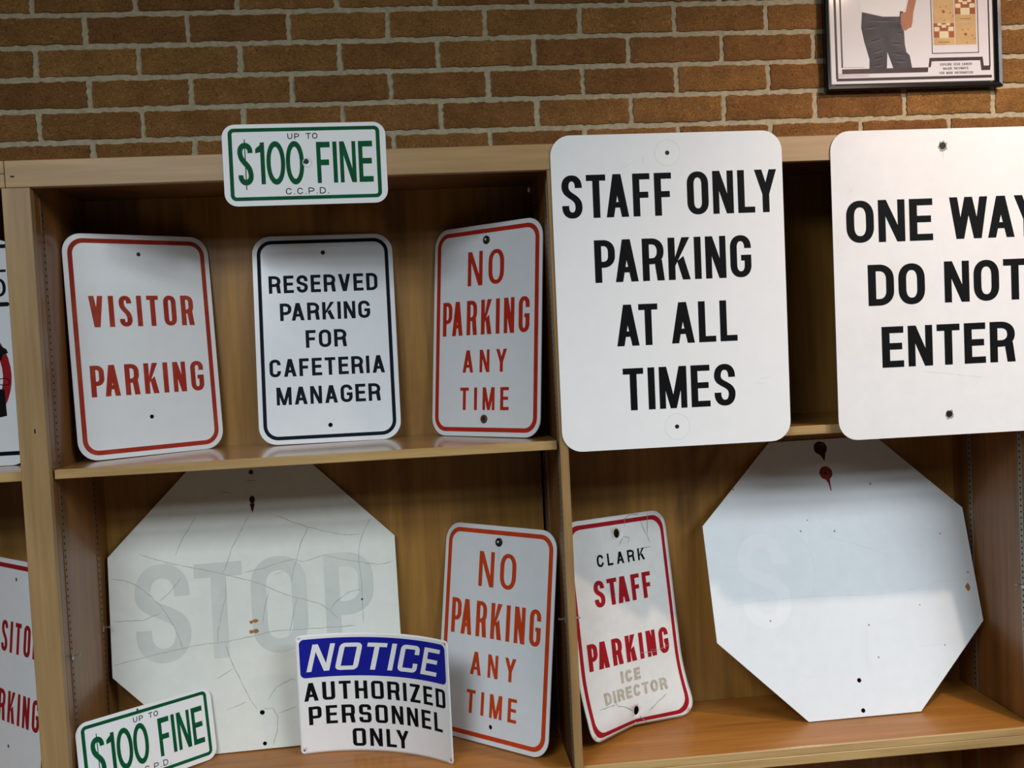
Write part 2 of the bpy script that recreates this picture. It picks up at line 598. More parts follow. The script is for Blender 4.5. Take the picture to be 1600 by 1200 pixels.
def subdivide(p, d):
    """split a convex quad into cells no longer than d"""
    if len(p) != 4:
        return [p]
    nu = max(1, math.ceil(max(math.dist(p[0], p[1]), math.dist(p[3], p[2])) / d))
    nv = max(1, math.ceil(max(math.dist(p[1], p[2]), math.dist(p[0], p[3])) / d))
    if nu * nv == 1:
        return [p]
    def at(s, t):
        return tuple((1 - t) * ((1 - s) * p[0][i] + s * p[1][i]) + t * ((1 - s) * p[3][i] + s * p[2][i]) for i in (0, 1))
    return [[at(i / nu, j / nv), at((i + 1) / nu, j / nv), at((i + 1) / nu, (j + 1) / nv), at(i / nu, (j + 1) / nv)]
            for i in range(nu) for j in range(nv)]

# ------------------------------------------------------------------ signs
class Sign:
    """a sheet-metal sign: local u right, v up from the bottom centre, n out of the face (inches)"""
    def __init__(self, name, label, cat, x, y, z, yaw=0, lean=0, roll=0, s=1.0, warp=None, group=None):
        base = W(x, y, z)
        if warp is None:
            mw = Matrix.Translation(base) @ Matrix.Rotation(yaw, 4, 'Z') @ Matrix.Rotation(-lean, 4, 'X') @ Matrix.Rotation(-roll, 4, 'Y')
            self.f = lambda u, v, n: (u * s * S, -n * S, v * s * S)
        else:
            mw = Matrix.Translation(base)
            def f(u, v, n):
                p = Vector(warp(u, v))
                a = Vector(warp(u + .02, v)) - Vector(warp(u - .02, v))
                b = Vector(warp(u, v + .02)) - Vector(warp(u, v - .02))
                nn = a.cross(b).normalized()
                return (W(*(p + nn * n)) - base)
            self.f = f
        self.curved = warp is not None
        self.root = tag(empty(name, mw), label, cat, group)

    def mesh(self, name, parts, mats, parent=None):
        """parts: list of (verts2d, tris, n offset)"""
        vs_, fs = [], []
        for v, t, n in parts:
            b = len(vs_)
            vs_ += [self.f(p[0], p[1], n) for p in v]
            fs += [tuple(b + i for i in q) for q in t]
        me = bpy.data.meshes.new(name)
        me.from_pydata(vs_, [], fs)
        me.update()
        bm = bmesh.new()
        bm.from_mesh(me)
        bmesh.ops.remove_doubles(bm, verts=bm.verts[:], dist=1e-6)
        bm.to_mesh(me)
        bm.free()
        return link(name, me, parent or self.root, mats)

    def panel(self, outer, holes, mat, t=.08, grid=None):
        v, tr = fill(outer, holes, grid)
        vs_ = [self.f(p[0], p[1], 0) for p in v] + [self.f(p[0], p[1], -t) for p in v]
        nv = len(v)
        def orient(q):
            a, b, c = (v[i] for i in q)
            return q if (b[0] - a[0]) * (c[1] - a[1]) - (b[1] - a[1]) * (c[0] - a[0]) > 0 else q[::-1]
        tr = [orient(q) for q in tr]
        fs = [tuple(q) for q in tr] + [tuple(nv + i for i in q[::-1]) for q in tr]
        nfront = len(tr)
        cnt = {}
        for q in tr:
            for i in range(3):
                e = (q[i], q[(i + 1) % 3])
                cnt[e] = 1
        for (a, b) in list(cnt):
            if (b, a) not in cnt:
                fs.append((b, a, nv + a, nv + b))
        me = bpy.data.meshes.new('panel')
        me.from_pydata(vs_, [], fs)
        me.update()
        o = link('panel', me, self.root, [mat, M_ALU])
        for i, p in enumerate(me.polygons):
            p.material_index = 0 if i < nfront else 1
            if self.curved and i < nfront:
                p.use_smooth = True
        return o

    def border(self, outer, inner, mat, name='border', n=.006):
        m = len(outer)
        v = outer + inner
        t = [(i, (i + 1) % m, m + (i + 1) % m, m + i) for i in range(m)]
        o = self.mesh(name, [(v, t, n)], mat)
        return o

    def text(self, name, words, mat, n=.010, label=None):
        """one mesh per printed word"""
        for glyphs in words:
            o = self.mesh(name, [(*union(g), n) for g in glyphs], mat)
            if label:
                o['label'] = label

    def strokes(self, name, paths, wd, mat, n=.008):
        """every hand-drawn irregular line is a piece of its own"""
        for p in paths:
            p = densify(p, .35, False)
            p = [(a + random.uniform(-.02, .02), b + random.uniform(-.03, .03)) for a, b in p]
            m = len(p)
            L, R_ = [], []
            for i in range(m):
                a, c = p[max(0, i - 1)], p[min(m - 1, i + 1)]
                dx, dy = c[0] - a[0], c[1] - a[1]
                l = math.hypot(dx, dy) or 1
                w = wd * .5 * random.uniform(.6, 1.3) * (.35 if i in (0, m - 1) else 1)
                L.append((p[i][0] - dy / l * w, p[i][1] + dx / l * w))
                R_.append((p[i][0] + dy / l * w, p[i][1] - dx / l * w))
            self.mesh(name, [(L + R_, [(m + i, m + i + 1, i + 1, i) for i in range(m - 1)], n)], mat)

    def disc(self, name, cx, cy, r, mat, n0=.0, h=.06, hole=None, sides=20, parent=None):
        """a low bolt head / washer standing on the face"""
        a = circle(cx, cy, r, sides)
        b = circle(cx, cy, r * .8, sides)
        m = sides
        vs_ = [self.f(p[0], p[1], n0) for p in a] + [self.f(p[0], p[1], n0 + h * .7) for p in a] + [self.f(p[0], p[1], n0 + h) for p in b]
        fs = [(i, (i + 1) % m, m + (i + 1) % m, m + i) for i in range(m)] + [(m + i, m + (i + 1) % m, 2 * m + (i + 1) % m, 2 * m + i) for i in range(m)]
        if hole:
            c = circle(cx, cy, hole, sides)
            vs_ += [self.f(p[0], p[1], n0 + h) for p in c] + [self.f(p[0], p[1], n0) for p in c]
            fs += [(2 * m + i, 2 * m + (i + 1) % m, 3 * m + (i + 1) % m, 3 * m + i) for i in range(m)]
            fs += [(3 * m + i, 3 * m + (i + 1) % m, 4 * m + (i + 1) % m, 4 * m + i) for i in range(m)]
        else:
            fs.append(tuple(2 * m + i for i in range(m)))
        me = bpy.data.meshes.new(name)
        me.from_pydata(vs_, [], fs)
        me.update()
        return link(name, me, parent or self.root, mat)

    def blob(self, name, shapes, mat, n=.007):
        for s in shapes:
            self.mesh(name, [(*fill(s), n)], mat)

def rag(cx, cy, r, n=18, jit=.25, sy=1.0):
    return [(cx + r * (1 + random.uniform(-jit, jit)) * math.cos(2 * math.pi * k / n), cy + sy * r * (1 + random.uniform(-jit, jit)) * math.sin(2 * math.pi * k / n)) for k in range(n)]

# ------------------------------------------------------------------ the room
YWALL = 14.68
BP, BH, BX0, BZ0 = 8.5957, 2.6982, -30.8752, 29.5452
def brick_wall():
    bm = bmesh.new()
    lay = bm.loops.layers.color.new('tint')
    # mortar bed
    x0, x1, z0, z1 = -110, 130, -H, CEIL
    vv = [bm.verts.new(tuple(W(x, YWALL + .10, z))) for x, z in ((x0, z0), (x1, z0), (x1, z1), (x0, z1))]
    f = bm.faces.new(vv)
    f.material_index = 1
    row0 = math.floor((BZ0 - CEIL) / BH)
    rows = int((CEIL + 8) / BH) + 2
    jt = .25
    for r in range(row0, row0 + 48):
        zt = BZ0 - r * BH - jt
        zb = zt - BH + 2 * jt
        if zt > CEIL or zb < -H:
            continue
        off = 0 if r % 2 == 1 else .5
        k0 = math.floor((x0 - BX0) / BP)
        for k in range(k0, k0 + 29):
            xa = BX0 + (k + off) * BP + jt + random.uniform(-.05, .05)
            xb = BX0 + (k + 1 + off) * BP - jt + random.uniform(-.05, .05)
            if zb < 4 and xb < 47:
                continue          # hidden behind the bookcase
            t = min(1, max(0, random.gauss(.5, .17)))
            pr = random.uniform(-.03, .03)
            g = []
            nx, nz = (22, 8) if zb > 4 else (8, 3)
            ring = []
            # front face as a slightly ragged grid, sides running back into the mortar
            grid = [[None] * (nx + 1) for _ in range(nz + 1)]
            for j in range(nz + 1):
                for i in range(nx + 1):
                    ex = i in (0, nx)
                    ez = j in (0, nz)
                    jx = random.uniform(-.08, .08) if ex else 0
                    jz = random.uniform(-.07, .07) if ez else 0
                    yy = YWALL - .08 + pr + (.05 if (ex or ez) else random.uniform(-.02, .02))
                    grid[j][i] = bm.verts.new(tuple(W(xa + (xb - xa) * i / nx + jx, yy, zb + (zt - zb) * j / nz + jz)))
            for j in range(nz):
                for i in range(nx):
                    g.append(bm.faces.new((grid[j][i], grid[j][i + 1], grid[j + 1][i + 1], grid[j + 1][i])))
            rim = [grid[0][i] for i in range(nx + 1)] + [grid[j][nx] for j in range(1, nz + 1)] + \
                  [grid[nz][i] for i in range(nx - 1, -1, -1)] + [grid[j][0] for j in range(nz - 1, 0, -1)]
            back = [bm.verts.new((v.co.x, (YWALL + .12) * S, v.co.z)) for v in rim]
            m = len(rim)
            for i in range(m):
                g.append(bm.faces.new((rim[(i + 1) % m], rim[i], back[i], back[(i + 1) % m])))
            for fc in g:
                for lp in fc.loops:
                    lp[lay] = (t, t, t, 1)
    o = bm_obj('wall_back', bm, None, [M_BRICK, M_MORTAR])
    return structure(o)
brick_wall()
structure(boxes('floor', [(-150, 170, -220, YWALL, -H - 2, -H)], None, M_PLASTER, 0)).location.z = H * S
structure(boxes('ceiling', [(-150, 170, -220, YWALL, CEIL + .2, CEIL + 2)], None, M_CEIL, 0)).location.z = H * S

# ------------------------------------------------------------------ the bookcase
XO, XI, XD1, XD2, XR = -28.94, -26.96, 10.71, 11.40, 49.07
ZRT, ZRB, ZS, ZB = 14.60, 12.66, -7.98, -33.72
YB = 12.74                  # face of the plywood back
XL = -68.0                  # far side of the left-hand bay
case = tag(empty('bookcase', Matrix.Translation((0, 0, H * S))),
           'long built-in wooden bookcase of open bays against the brown brick wall', 'bookcase')
def part(name, bx, mat, bevel=.04, parent=None):
    return boxes(name, bx, parent or case, mat, bevel)
part('top_rail', [(-28.62, XR + 2.1, 0, .75, ZRB, ZRT)], M_FRAME_H)
part('top_rail', [(XL, -28.66, 0, .75, ZRB + 1.02, ZRT)], M_FRAME_H)
part('top_rail', [(XL, -28.66, 0, .75, ZRB, ZRB + 1.0)], M_FRAME_H)
part('stile', [(XO, XI - .0, 0, .75, -H + 4, ZRB - .015)], M_FRAME_V, .05)
part('stile', [(XR + .02, XR + 2.0, 0, .75, -H + 4, ZRB - .015)], M_FRAME_V, .05)
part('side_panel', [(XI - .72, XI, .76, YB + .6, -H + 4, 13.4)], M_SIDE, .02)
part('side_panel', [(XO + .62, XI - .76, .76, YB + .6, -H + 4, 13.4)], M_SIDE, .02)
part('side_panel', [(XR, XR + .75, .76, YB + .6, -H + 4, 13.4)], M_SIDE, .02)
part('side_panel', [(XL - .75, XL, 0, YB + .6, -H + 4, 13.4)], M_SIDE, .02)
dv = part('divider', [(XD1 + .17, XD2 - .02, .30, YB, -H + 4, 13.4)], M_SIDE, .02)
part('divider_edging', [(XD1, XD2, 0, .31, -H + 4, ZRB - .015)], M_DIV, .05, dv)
part('back_panel', [(XL, XO, YB, YB + .25, -H + 4, 13.4)], M_BACK, 0)
part('back_panel', [(XI, XD1, YB, YB + .25, -H + 4, 13.4)], M_BACK, 0)
part('back_panel', [(XD2, XR, YB, YB + .25, -H + 4, 13.4)], M_BACK, 0)
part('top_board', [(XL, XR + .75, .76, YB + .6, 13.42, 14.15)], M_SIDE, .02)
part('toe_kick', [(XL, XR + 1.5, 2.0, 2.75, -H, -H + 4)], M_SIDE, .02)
for a, b in ((XL, XO - .0), (XI, XD1), (XD2, XR)):
    e = .10
    for zt in (ZS, ZB, -H + 4.72 + 2.0):
        thick = .70 if zt == ZS else .62
        sh = part('shelf', [(a + e, b - e, .95, YB - .03, zt - thick, zt)], M_SHELF if zt == ZS else M_BASE, .02)
        part('shelf_edging', [(a + e, b - e, .75, .96, zt - thick, zt + .002)], M_EDGE, .04, sh)
        if zt != ZS:
            part('lower_rail', [(a + e, b - e, .75, 1.5, zt - thick - .78, zt - thick - .02)], M_EDGE, .05)
    e = 0

for px_, pz_ in ((-27.75, -5.0), (-28.1, 13.45)):
    part('nail_hole', [(px_ - .05, px_ + .05, -.012, .01, pz_ - .16, pz_ + .16)] if pz_ < 0 else [(px_ - .14, px_ + .14, -.012, .01, pz_ - .05, pz_ + .05)], M_SLOT, .01)

def track(xw, side, y, mat):
    """slotted shelf standard let into a side panel; side = +1 faces right"""
    x_in, x_out = (xw - .02, xw + .045) if side > 0 else (xw - .045, xw + .02)
    t = part('shelf_track', [(x_in, x_out, y - .27, y + .27, -H + 6, 12.5)], mat, .01)
    xs = (xw + .03, xw + .05) if side > 0 else (xw - .05, xw - .03)
    for za, zb in ((-33.3, ZS - 1.0), (ZS + .3, 11.5)):
        n_ = int((zb - za) / .5)
        part('slot_row', [(*xs, y - .09, y + .09, za + .5 * i, za + .5 * i + .15) for i in range(n_)], M_SLOT, 0, t)
    return t
def clip(t, xw, side, y, z):
    a, b = (xw + .045, xw + .10) if side > 0 else (xw - .10, xw - .045)
    c, d = (xw + .045, xw + .62) if side > 0 else (xw - .62, xw - .045)
    part('shelf_clip', [(a, b, y - .2, y + .2, z - .30, z + .14), (c, d, y - .2, y + .2, z, z + .06)], M_CLIP, .01, t)
for xw, side, mt in ((XI, 1, M_TRACK), (XD1 + .17, -1, M_TRACKG), (XD2 - .02, 1, M_TRACKG), (XR, -1, M_TRACKG), (XO + .62, -1, M_TRACK)):
    for y in (2.1, 9.86):
        t = track(xw, side, y, mt)
        if side > 0 and xw == XI or y < 5 and xw > -28.6 :
            clip(t, xw, side, y, -22.3)

# ------------------------------------------------------------------ sign builders
def std_holes(vt=16.5, vb=1.5, r=.19):
    return [circle(0, vt, r), circle(0, vb, r)]

def visitor(label, pose, mat, ink, group):
    g = Sign('visitor_parking_sign', label, 'sign', *pose, group=group)
    g.panel(rrect(12, 18, 1.55), std_holes(16.42, 3.1, .17), mat)
    g.border(rrect(11.24, 17.24, 1.25, cy=9), rrect(10.5, 16.5, .9, cy=9), ink)
    kw = dict(tx=.41, ty=.35, k=1.25, gap=.42, dg=1.03)
    g.text('lettering', [word('VISITOR', -4.31, 4.27, 10.52, 13.02, **kw)], ink)
    g.text('lettering', [word('PARKING', -4.64, 4.69, 4.98, 7.48, **kw)], ink)
    return g
VG = 'red visitor parking signs'
visitor('white visitor parking sign with red letters leaning in the left corner of the upper shelf',
        (-21.3738, 8.1115, -7.9372, 0.6108, 0.065, -0.0057, 0.9966), M_SHEETG, M_RED2, VG)
visitor('white visitor parking sign half hidden behind the left post, below the round symbol sign',
        (-34.2955, 6.8559, -33.7, -0.7563, 0.1186, 0, 0.9956), M_SHEET, M_MAROON, VG)

g = Sign('reserved_parking_sign', 'white sign with dark reserved parking for cafeteria manager lettering, middle of the upper shelf', 'sign',
         -7.3506, 10.1518, -7.9412, 0.0373, 0.1227, -0.0063, 0.9893)
g.panel(rrect(12, 18, 1.55), std_holes(16.47, 1.47, .19), M_SHEET)
g.border(rrect(11.24, 17.24, 1.25, cy=9), rrect(10.62, 16.62, .95, cy=9), M_NAVY)
kw = dict(tx=.29, ty=.26, k=1.0, gap=.25, dg=1.05)
for t, a, b, c, d in (('RESERVED', -4.71, 4.58, 13.01, 14.53), ('PARKING', -3.85, 3.83, 10.6, 12.12), ('FOR', -1.77, 1.70, 8.2, 9.72),
                      ('CAFETERIA', -4.92, 4.86, 5.78, 7.30), ('MANAGER', -4.42, 4.38, 3.36, 4.88)):
    g.text('lettering', [word(t, a, b, c, d, **kw)], M_NAVY)

def no_parking(label, pose, ink, low):
    g = Sign('no_parking_sign', label, 'sign', *pose, group='red no parking any time signs')
    hs = [] if low else [circle(0, 1.46, .19)]
    g.panel(rrect(12, 18, 1.55), hs, M_SHEET)
    g.border(rrect(11.34, 17.24, 1.25, cy=9), rrect(10.52, 16.5, .9, cy=9), ink)
    kw = dict(tx=.43, ty=.34, k=1.5, dg=1.05)
    g.text('lettering', [word('NO', -2.07, 1.97, 12.83, 15.77, gap=.66, **kw)], ink)
    kw['tx'] = .42
    g.text('lettering', [word('PARKING', -4.9, 4.76, 8.62, 11.58, gap=.46, **kw)], ink)
    kw = dict(tx=.33, ty=.27, k=1.3, dg=1.05)
    g.text('lettering', [word('ANY', -2.5, 2.42, 5.42, 7.33, gap=.72, **kw)], ink)
    g.text('lettering', [word('TIME', -2.74, 2.68, 2.22, 4.14, gap=.62, **kw)], ink)
    b = g.disc('bolt', 0, 16.65, .36, M_BOLT, 0, .12)
    g.disc('bolt_tip', -.03, 16.68, .11, M_BOLTC, .12, .03, parent=b)
    if low:
        b = g.disc('bolt', .02, 1.47, .36, M_RUSTBOLT, 0, .10)
        g.disc('bolt_tip', .02, 1.47, .14, M_BOLT, .10, .03, parent=b)
    else:
        g.strokes('rust_streak', [[(0, 16.2), (.02, 15.6), (-.02, 15.0)]], .10, M_RING)
    return g
no_parking('no parking any time sign with red letters turned sideways on the upper shelf',
           (5.3906, 7.0855, -7.9281, -0.7808, 0.1024, 0.0025, 0.9842), M_NOPARK, True)
no_parking('white no parking any time sign with orange red letters standing behind the blue headed notice',
           (4.5283, 6.3703, -33.62, -0.7711, 0.1613, 0.0056, 1.0061), M_ORANGE, False)

g = Sign('staff_parking_sign', 'large white sign with black staff only parking lettering hung over the bookcase divider', 'sign',
         19.9257, -.12, -8.8919, 0, 0, -0.0044, 1.0004)
g.panel(rrect(18, 24, 1.55), [circle(0, 22.5, .17), circle(-.03, 1.54, .17)], M_WHITE)
kw = dict(tx=.535, ty=.46, k=1.3, gap=.34, dg=1.05)
g.text('lettering', [word('STAFF', -8.25, .22, 17.75, 21.0, **kw), word('ONLY', 1.43, 8.5, 17.75, 21.02, **kw)], M_BLACK)
g.text('lettering', [word('PARKING', -5.94, 6.30, 12.82, 16.05, **kw)], M_BLACK)
g.text('lettering', [word('AT', -4.45, -1.23, 7.92, 11.08, **kw), word('ALL', -.18, 5.0, 7.95, 11.10, **kw)], M_BLACK)
g.text('lettering', [word('TIMES', -4.12, 4.68, 2.97, 6.2, **kw)], M_BLACK)
g.disc('screw', 0, 22.5, .165, M_BOLT, -.06, .03)
g.disc('screw', -.03, 1.54, .165, M_BOLT, -.06, .03)
for cy in (22.5, 1.54):
    ra, rb_ = circle(0, cy, 1.0, 40), circle(0, cy, .97, 40)
    g.mesh('washer_mark', [(ra + rb_, [(i, (i + 1) % 40, 40 + (i + 1) % 40, 40 + i) for i in range(40)], .004)], M_RING)
g.strokes('scratch', [[(-1.9, 21.7), (-1.95, 22.3)], [(-2.6, 21.9), (-3.6, 21.4)], [(6.6, 4.9), (7.4, 5.0), (7.5, 5.15)], [(6.2, 4.6), (7.2, 4.55)]], .03, M_RING, .004)

g = Sign('one_way_sign', 'large white one way do not enter sign at the right edge, black letters', 'sign',
         41.8424, -.12, -9.2554, 0, 0, -0.0039, 1.0025)
g.panel(rrect(18, 24, 1.55), [circle(.08, 22.67, .27), circle(.06, 1.65, .27)], M_WHITE2)
kw = dict(tx=.64, ty=.52, k=1.25, gap=.36, dg=1.03)
g.text('lettering', [word('ONE', -7.9, -.88, 15.36, 18.62, **kw), word('WAY', .50, 8.0, 15.38, 18.64, **kw)], M_BLACK)
g.text('lettering', [word('DO', -6.29, -1.66, 10.42, 13.62, **kw), word('NOT', -.06, 6.75, 10.44, 13.66, **kw)], M_BLACK)
g.text('lettering', [word('ENTER', -5.31, 5.66, 5.55, 8.75, **kw)], M_BLACK)
g.strokes('scratch', [[(-2.0, 5.1), (-.3, 4.9), (1.4, 4.6), (3.2, 4.4)], [(-7.7, 19.2), (-7.2, 19.6)], [(7.0, 2.5), (7.6, 2.7)]], .035, M_RING, .004)
for cx, cy in ((.08, 22.67), (.06, 1.65)):
    g.disc('screw', cx, cy, .26, M_BOLT, -.06, .03)
    g.mesh('grime_ring', [(*fill(rag(cx, cy - .05, .40), [circle(cx, cy, .27)]), .004)], M_CREASE)
g.strokes('rust_streak', [[(.1, 22.2), (.12, 21.6)]], .10, M_RING, .003)

def fine(label, pose, holes):
    g = Sign('fine_sign', label, 'sign', *pose, group='green lettered fine signs')
    g.panel(rrect(12, 6, .95), holes, M_WHITE, .06)
    g.border(rrect(11.12, 5.32, .42, cy=3.05), rrect(10.55, 4.78, .16, cy=3.05), M_GREEN)
    kw = dict(tx=.305, ty=.42, k=2.6, e=2.05)
    ws = [word('$', -4.92, -3.82, 1.52, 4.66, **dict(kw, tx=.36, ty=.42)), word('1', -3.62, -2.96, 1.58, 4.66, **kw),
          word('0', -2.84, -1.48, 1.52, 4.73, **kw), word('0', -1.42, -.10, 1.50, 4.71, **kw),
          word('FINE', .84, 4.98, 1.56, 4.60, gap=.20, **kw)]
    g.text('lettering', ws, M_GREEN)
    g.text('lettering', [word('UP', -1.22, -.36, 4.85, 5.27, .065, .065, .14), word('TO', .13, .98, 4.85, 5.27, .065, .065, .10)], M_BLACK, label='small black words')
    g.text('lettering', [word('C.C.P.D.', -1.53, 1.63, .78, 1.25, .065, .065, .17)], M_BLACK, label='small black letters')
    return g
g = fine('small green lettered fine sign fixed on the top rail of the bookcase', (-7.2435, -.075, 10.6854, 0, 0, -0.0072, 0.9932), [circle(.06, 3.18, .20)])
g.disc('screw', .06, 3.18, .19, M_BOLT, -.04, .02)
g.mesh('dent_ring', [(circle(.14, 3.1, .36, 24) + circle(.14, 3.1, .30, 24), [(i, (i + 1) % 24, 24 + (i + 1) % 24, 24 + i) for i in range(24)], .012)], M_RING)
fine('small green lettered fine sign leaning at the bottom left before the faded stop octagon',
     (-22.26, 4.86, -33.45, 0.7908, 0.1534, -0.0373, 0.9824), [circle(-.75, 5.78, .10)])

# octagons
def octa(wd):
    a = wd / 2
    s = a * math.tan(math.pi / 8)
    return [(-s, 0), (s, 0), (a, a - s), (a, a + s), (s, wd), (-s, wd), (-a, a + s), (-a, a - s)]
CRACKS_L = [[(-0.24, 19.65), (-0.91, 18.45), (-1.76, 17.05), (-2.39, 15.41), (-2.68, 14.87)], [(-2.45, 14.29), (-2.47, 12.95), (-2.91, 11.64), (-3.27, 10.11), (-3.37, 9.12)], [(-9.44, 17.11), (-8.27, 16.57), (-6.55, 15.98), (-4.81, 15.5), (-2.64, 14.87), (-1.33, 14.42), (-0.02, 13.98), (1.28, 13.3), (2.58, 12.63), (3.9, 12.18), (5.23, 11.72), (6.09, 11.08), (6.83, 10.22)], [(-11.79, 15.19), (-10.72, 14.99), (-9.66, 14.46), (-8.62, 13.48), (-7.8, 12.52), (-6.99, 11.11), (-6.5, 9.96), (-6.22, 8.94)], [(-11.9, 8.04), (-9.93, 8.4), (-8.19, 8.68), (-6.22, 8.94), (-4.46, 9.15), (-2.7, 9.17), (-0.71, 9.39), (1.31, 9.7), (2.87, 9.68), (4.88, 9.61), (8.27, 9.58)], [(-2.72, 8.95), (-2.34, 7.58), (-1.75, 6.19), (-0.97, 4.34), (-0.36, 3.29)], [(5.91, 15.75), (7.47, 15.28), (8.82, 14.94), (10.39, 14.58), (11.85, 14.74)], [(10.1, 18.62), (9.43, 17.64), (8.9, 16.31), (8.82, 14.94), (8.95, 13.33), (8.9, 11.74), (8.91, 9.7)], [(6.09, 11.08), (6.81, 11.81), (7.76, 12.41), (8.91, 12.65)], [(4.69, 18.24), (4.07, 17.15), (3.65, 15.82), (3.26, 14.72), (2.97, 13.61)], [(2.05, 19.47), (3.37, 18.8), (4.69, 18.24), (6.47, 17.65), (8.04, 17.29), (9.19, 17.32)], [(-0.87, 14.84), (0.7, 15.04), (2.29, 15.48), (3.42, 15.61), (4.08, 15.33), (5.91, 15.75)], [(1.56, 14.41), (2.47, 14.67)], [(1.09, 13.09), (0.63, 11.56), (0.46, 10.45)], [(3.47, 12.44), (3.06, 11.12), (2.63, 9.36)], [(0.08, 3.36), (0.96, 3.27), (1.26, 2.57), (1.2, 1.47), (0.81, 0.3)], [(0.56, 3.97), (1.28, 5.02), (2.53, 5.56), (2.97, 5.48)], [(1.27, 2.8), (2.96, 3.29)], [(-7.99, 12.98), (-7.09, 13.68), (-6.05, 14.82)], [(-4.6, 19.87), (-5.79, 18.16), (-6.52, 16.65)], [(-3.62, 6.15), (-2.16, 6.9)], [(-2.88, 3.54), (-1.2, 4.04)], [(-11.84, 11.65), (-9.36, 11.55), (-7.82, 12.07)]]
g = Sign('stop_sign', 'worn greenish white octagon with faint ghost STOP lettering and cracks, left lower bay', 'sign',
         -14.3823, 9.6788, -33.60, 0.0263, 0.1142, 0.0081, 1.0049)
g.panel(octa(24), [circle(.1, 20.95, .24, sy=1.4), circle(.02, 3.03, .2), circle(.1, .45, .17), circle(.13, 23.3, .2)], M_STOPL, .09)
kw = dict(tx=1.28, ty=1.2, k=1.1)
g.text('lettering', [word('S', -9.95, -5.45, 7.85, 16.1, **kw), word('T', -5.05, -1.05, 7.85, 15.85, **kw), word('O', -.40, 4.28, 7.85, 16.0, **kw), word('P', 5.78, 9.95, 7.7, 15.85, **kw)],
       M_GHOST, .004, 'faint grey ghost letters STOP')
g.strokes('crack', CRACKS_L, .045, M_CRACK)
rb = [rag(-.15, 10.7, .24, sy=.6), rag(-.5, 10.62, .15), rag(-.15, 9.85, .26, sy=.7), rag(-.52, 9.82, .2, sy=.8)]
g.blob('rust_spot', rb, M_RUST)
g.blob('rust_streak', [[(-.12, 20.62), (.0, 20.1), (.08, 19.8), (.17, 20.1), (.32, 20.62)], rag(8.9, 11.74, .09)], M_DARKSTAIN, .009)
g.strokes('scratch', [[(-2.5, 21.8), (-1.4, 21.6)], [(3.3, 21.2), (3.4, 21.6)], [(-.35, 22.6), (.5, 22.55)]], .03, M_CREASE)

CRACKS_R = [[(-11.95, 9.89), (-9.93, 10.09), (-8.37, 10.22), (-6.31, 10.23), (-4.24, 10.26)], [(-4.24, 10.26), (-0.61, 10.16), (2.51, 9.99), (5.7, 10.12), (8.47, 10.66), (11.55, 10.66)], [(1.49, 7.86), (0.8, 3.81)], [(-0.83, 15.25), (1.18, 14.6), (3.17, 13.82), (4.38, 13.1)], [(-4.85, 16.55), (-3.44, 15.44), (-2.6, 14.12), (-2.48, 12.36), (-2.92, 10.41)], [(-5.6, 5.53), (-5.8, 4.71)], [(-5.19, 4.06), (-4.5, 3.53), (-3.48, 3.57)], [(5.88, 5.32), (8.25, 5.37)], [(5.16, 9.3), (5.15, 8.55)]]
SPECKS_R = [(-2.51, 16.85), (-0.18, 15.71), (-3.24, 15.93), (9.47, 14.82), (6.47, 8.8), (-7.08, 8.48), (1.6, 7.46), (1.99, 4.72), (8.1, 5.26), (3.8, 19.66), (-8.83, 20.0), (11.4, 11.26)]
g = Sign('octagonal_sign', 'blank bluish white octagon with a red stained hole, right lower bay', 'sign',
         36.6929, 5.6233, -33.63, 0.0092, 0.289, 0.0035, 1.0069)
g.panel(octa(24), [circle(-.14, 20.92, .15), circle(-.13, 23.36, .2), circle(-.04, 2.97, .19), circle(-.1, .5, .19)], M_STOPR, .09)
g.strokes('crack', CRACKS_R, .028, M_RING, .005)
g.blob('mark', [rag(a, b, random.uniform(.06, .11)) for a, b in SPECKS_R], M_CREASE, .006)
g.mesh('red_stain', [(*fill(rag(-.14, 20.92, .60, 24, .04), [circle(-.14, 20.92, .15)]), .006)], M_REDSTAIN)
g.blob('red_drip', [[(-.3, 20.42), (-.06, 20.0), (.06, 19.3), (.14, 19.3), (.12, 20.0), (.16, 20.42)]], M_REDSTAIN, .009)
g.mesh('dark_stain', [(*fill(rag(-.3, 23.2, .62, 24, .06), [circle(-.13, 23.36, .2)]), .006)], M_DARKSTAIN)
g.blob('dark_drip', [[(-.55, 22.72), (-.25, 22.3), (-.1, 21.95), (.0, 22.3), (.1, 22.72)]], M_DARKSTAIN, .009)
g.text('lettering', [word('S', -9.3, -5.0, 7.9, 15.9, 1.2, 1.15, k=1.1)], M_GHOST2, .003, 'faint pale ghost of a letter S')
g.blob('scuff', [rag(11.14, 9.96, .22, sy=1.5)], M_RUST, .006)

# bent staff parking sign
CQ = [16.5259, 9.477, -15.6912, 0.5493, 0.1465, -1.249, 2.6141, 5.1154, 0.2313, -0.0382]
def clark_warp(u, v):
    x, y, z, yaw, a1, a2, v0, L, k, roll = CQ
    def th(vv):
        t = min(1, max(0, (v0 - vv) / L))
        t = t * t * (3 - 2 * t)
        return a1 + (a2 - a1) * t
    n = z_ = 0.0
    vv = 18.0
    N = 24
    dv = (18.0 - v) / N
    for i in range(N):
        t = th(18.0 - (i + .5) * dv)
        n += math.sin(t) * dv
        z_ -= math.cos(t) * dv
    w = min(1, max(0, (6 - v) / 6)) ** 2
    n += k * math.sqrt(u * u + .09) * w
    c, s = math.cos(roll), math.sin(roll)
    u2, z2 = u * c - z_ * s, u * s + z_ * c
    cy, sy = math.cos(yaw), math.sin(yaw)
    return (x + u2 * cy + n * sy, y + u2 * sy - n * cy, z + z2)
g = Sign('staff_parking_sign', 'bent and dented small staff parking sign with maroon letters beside the divider', 'sign',
         *clark_warp(0, 0), warp=clark_warp)
D = .4
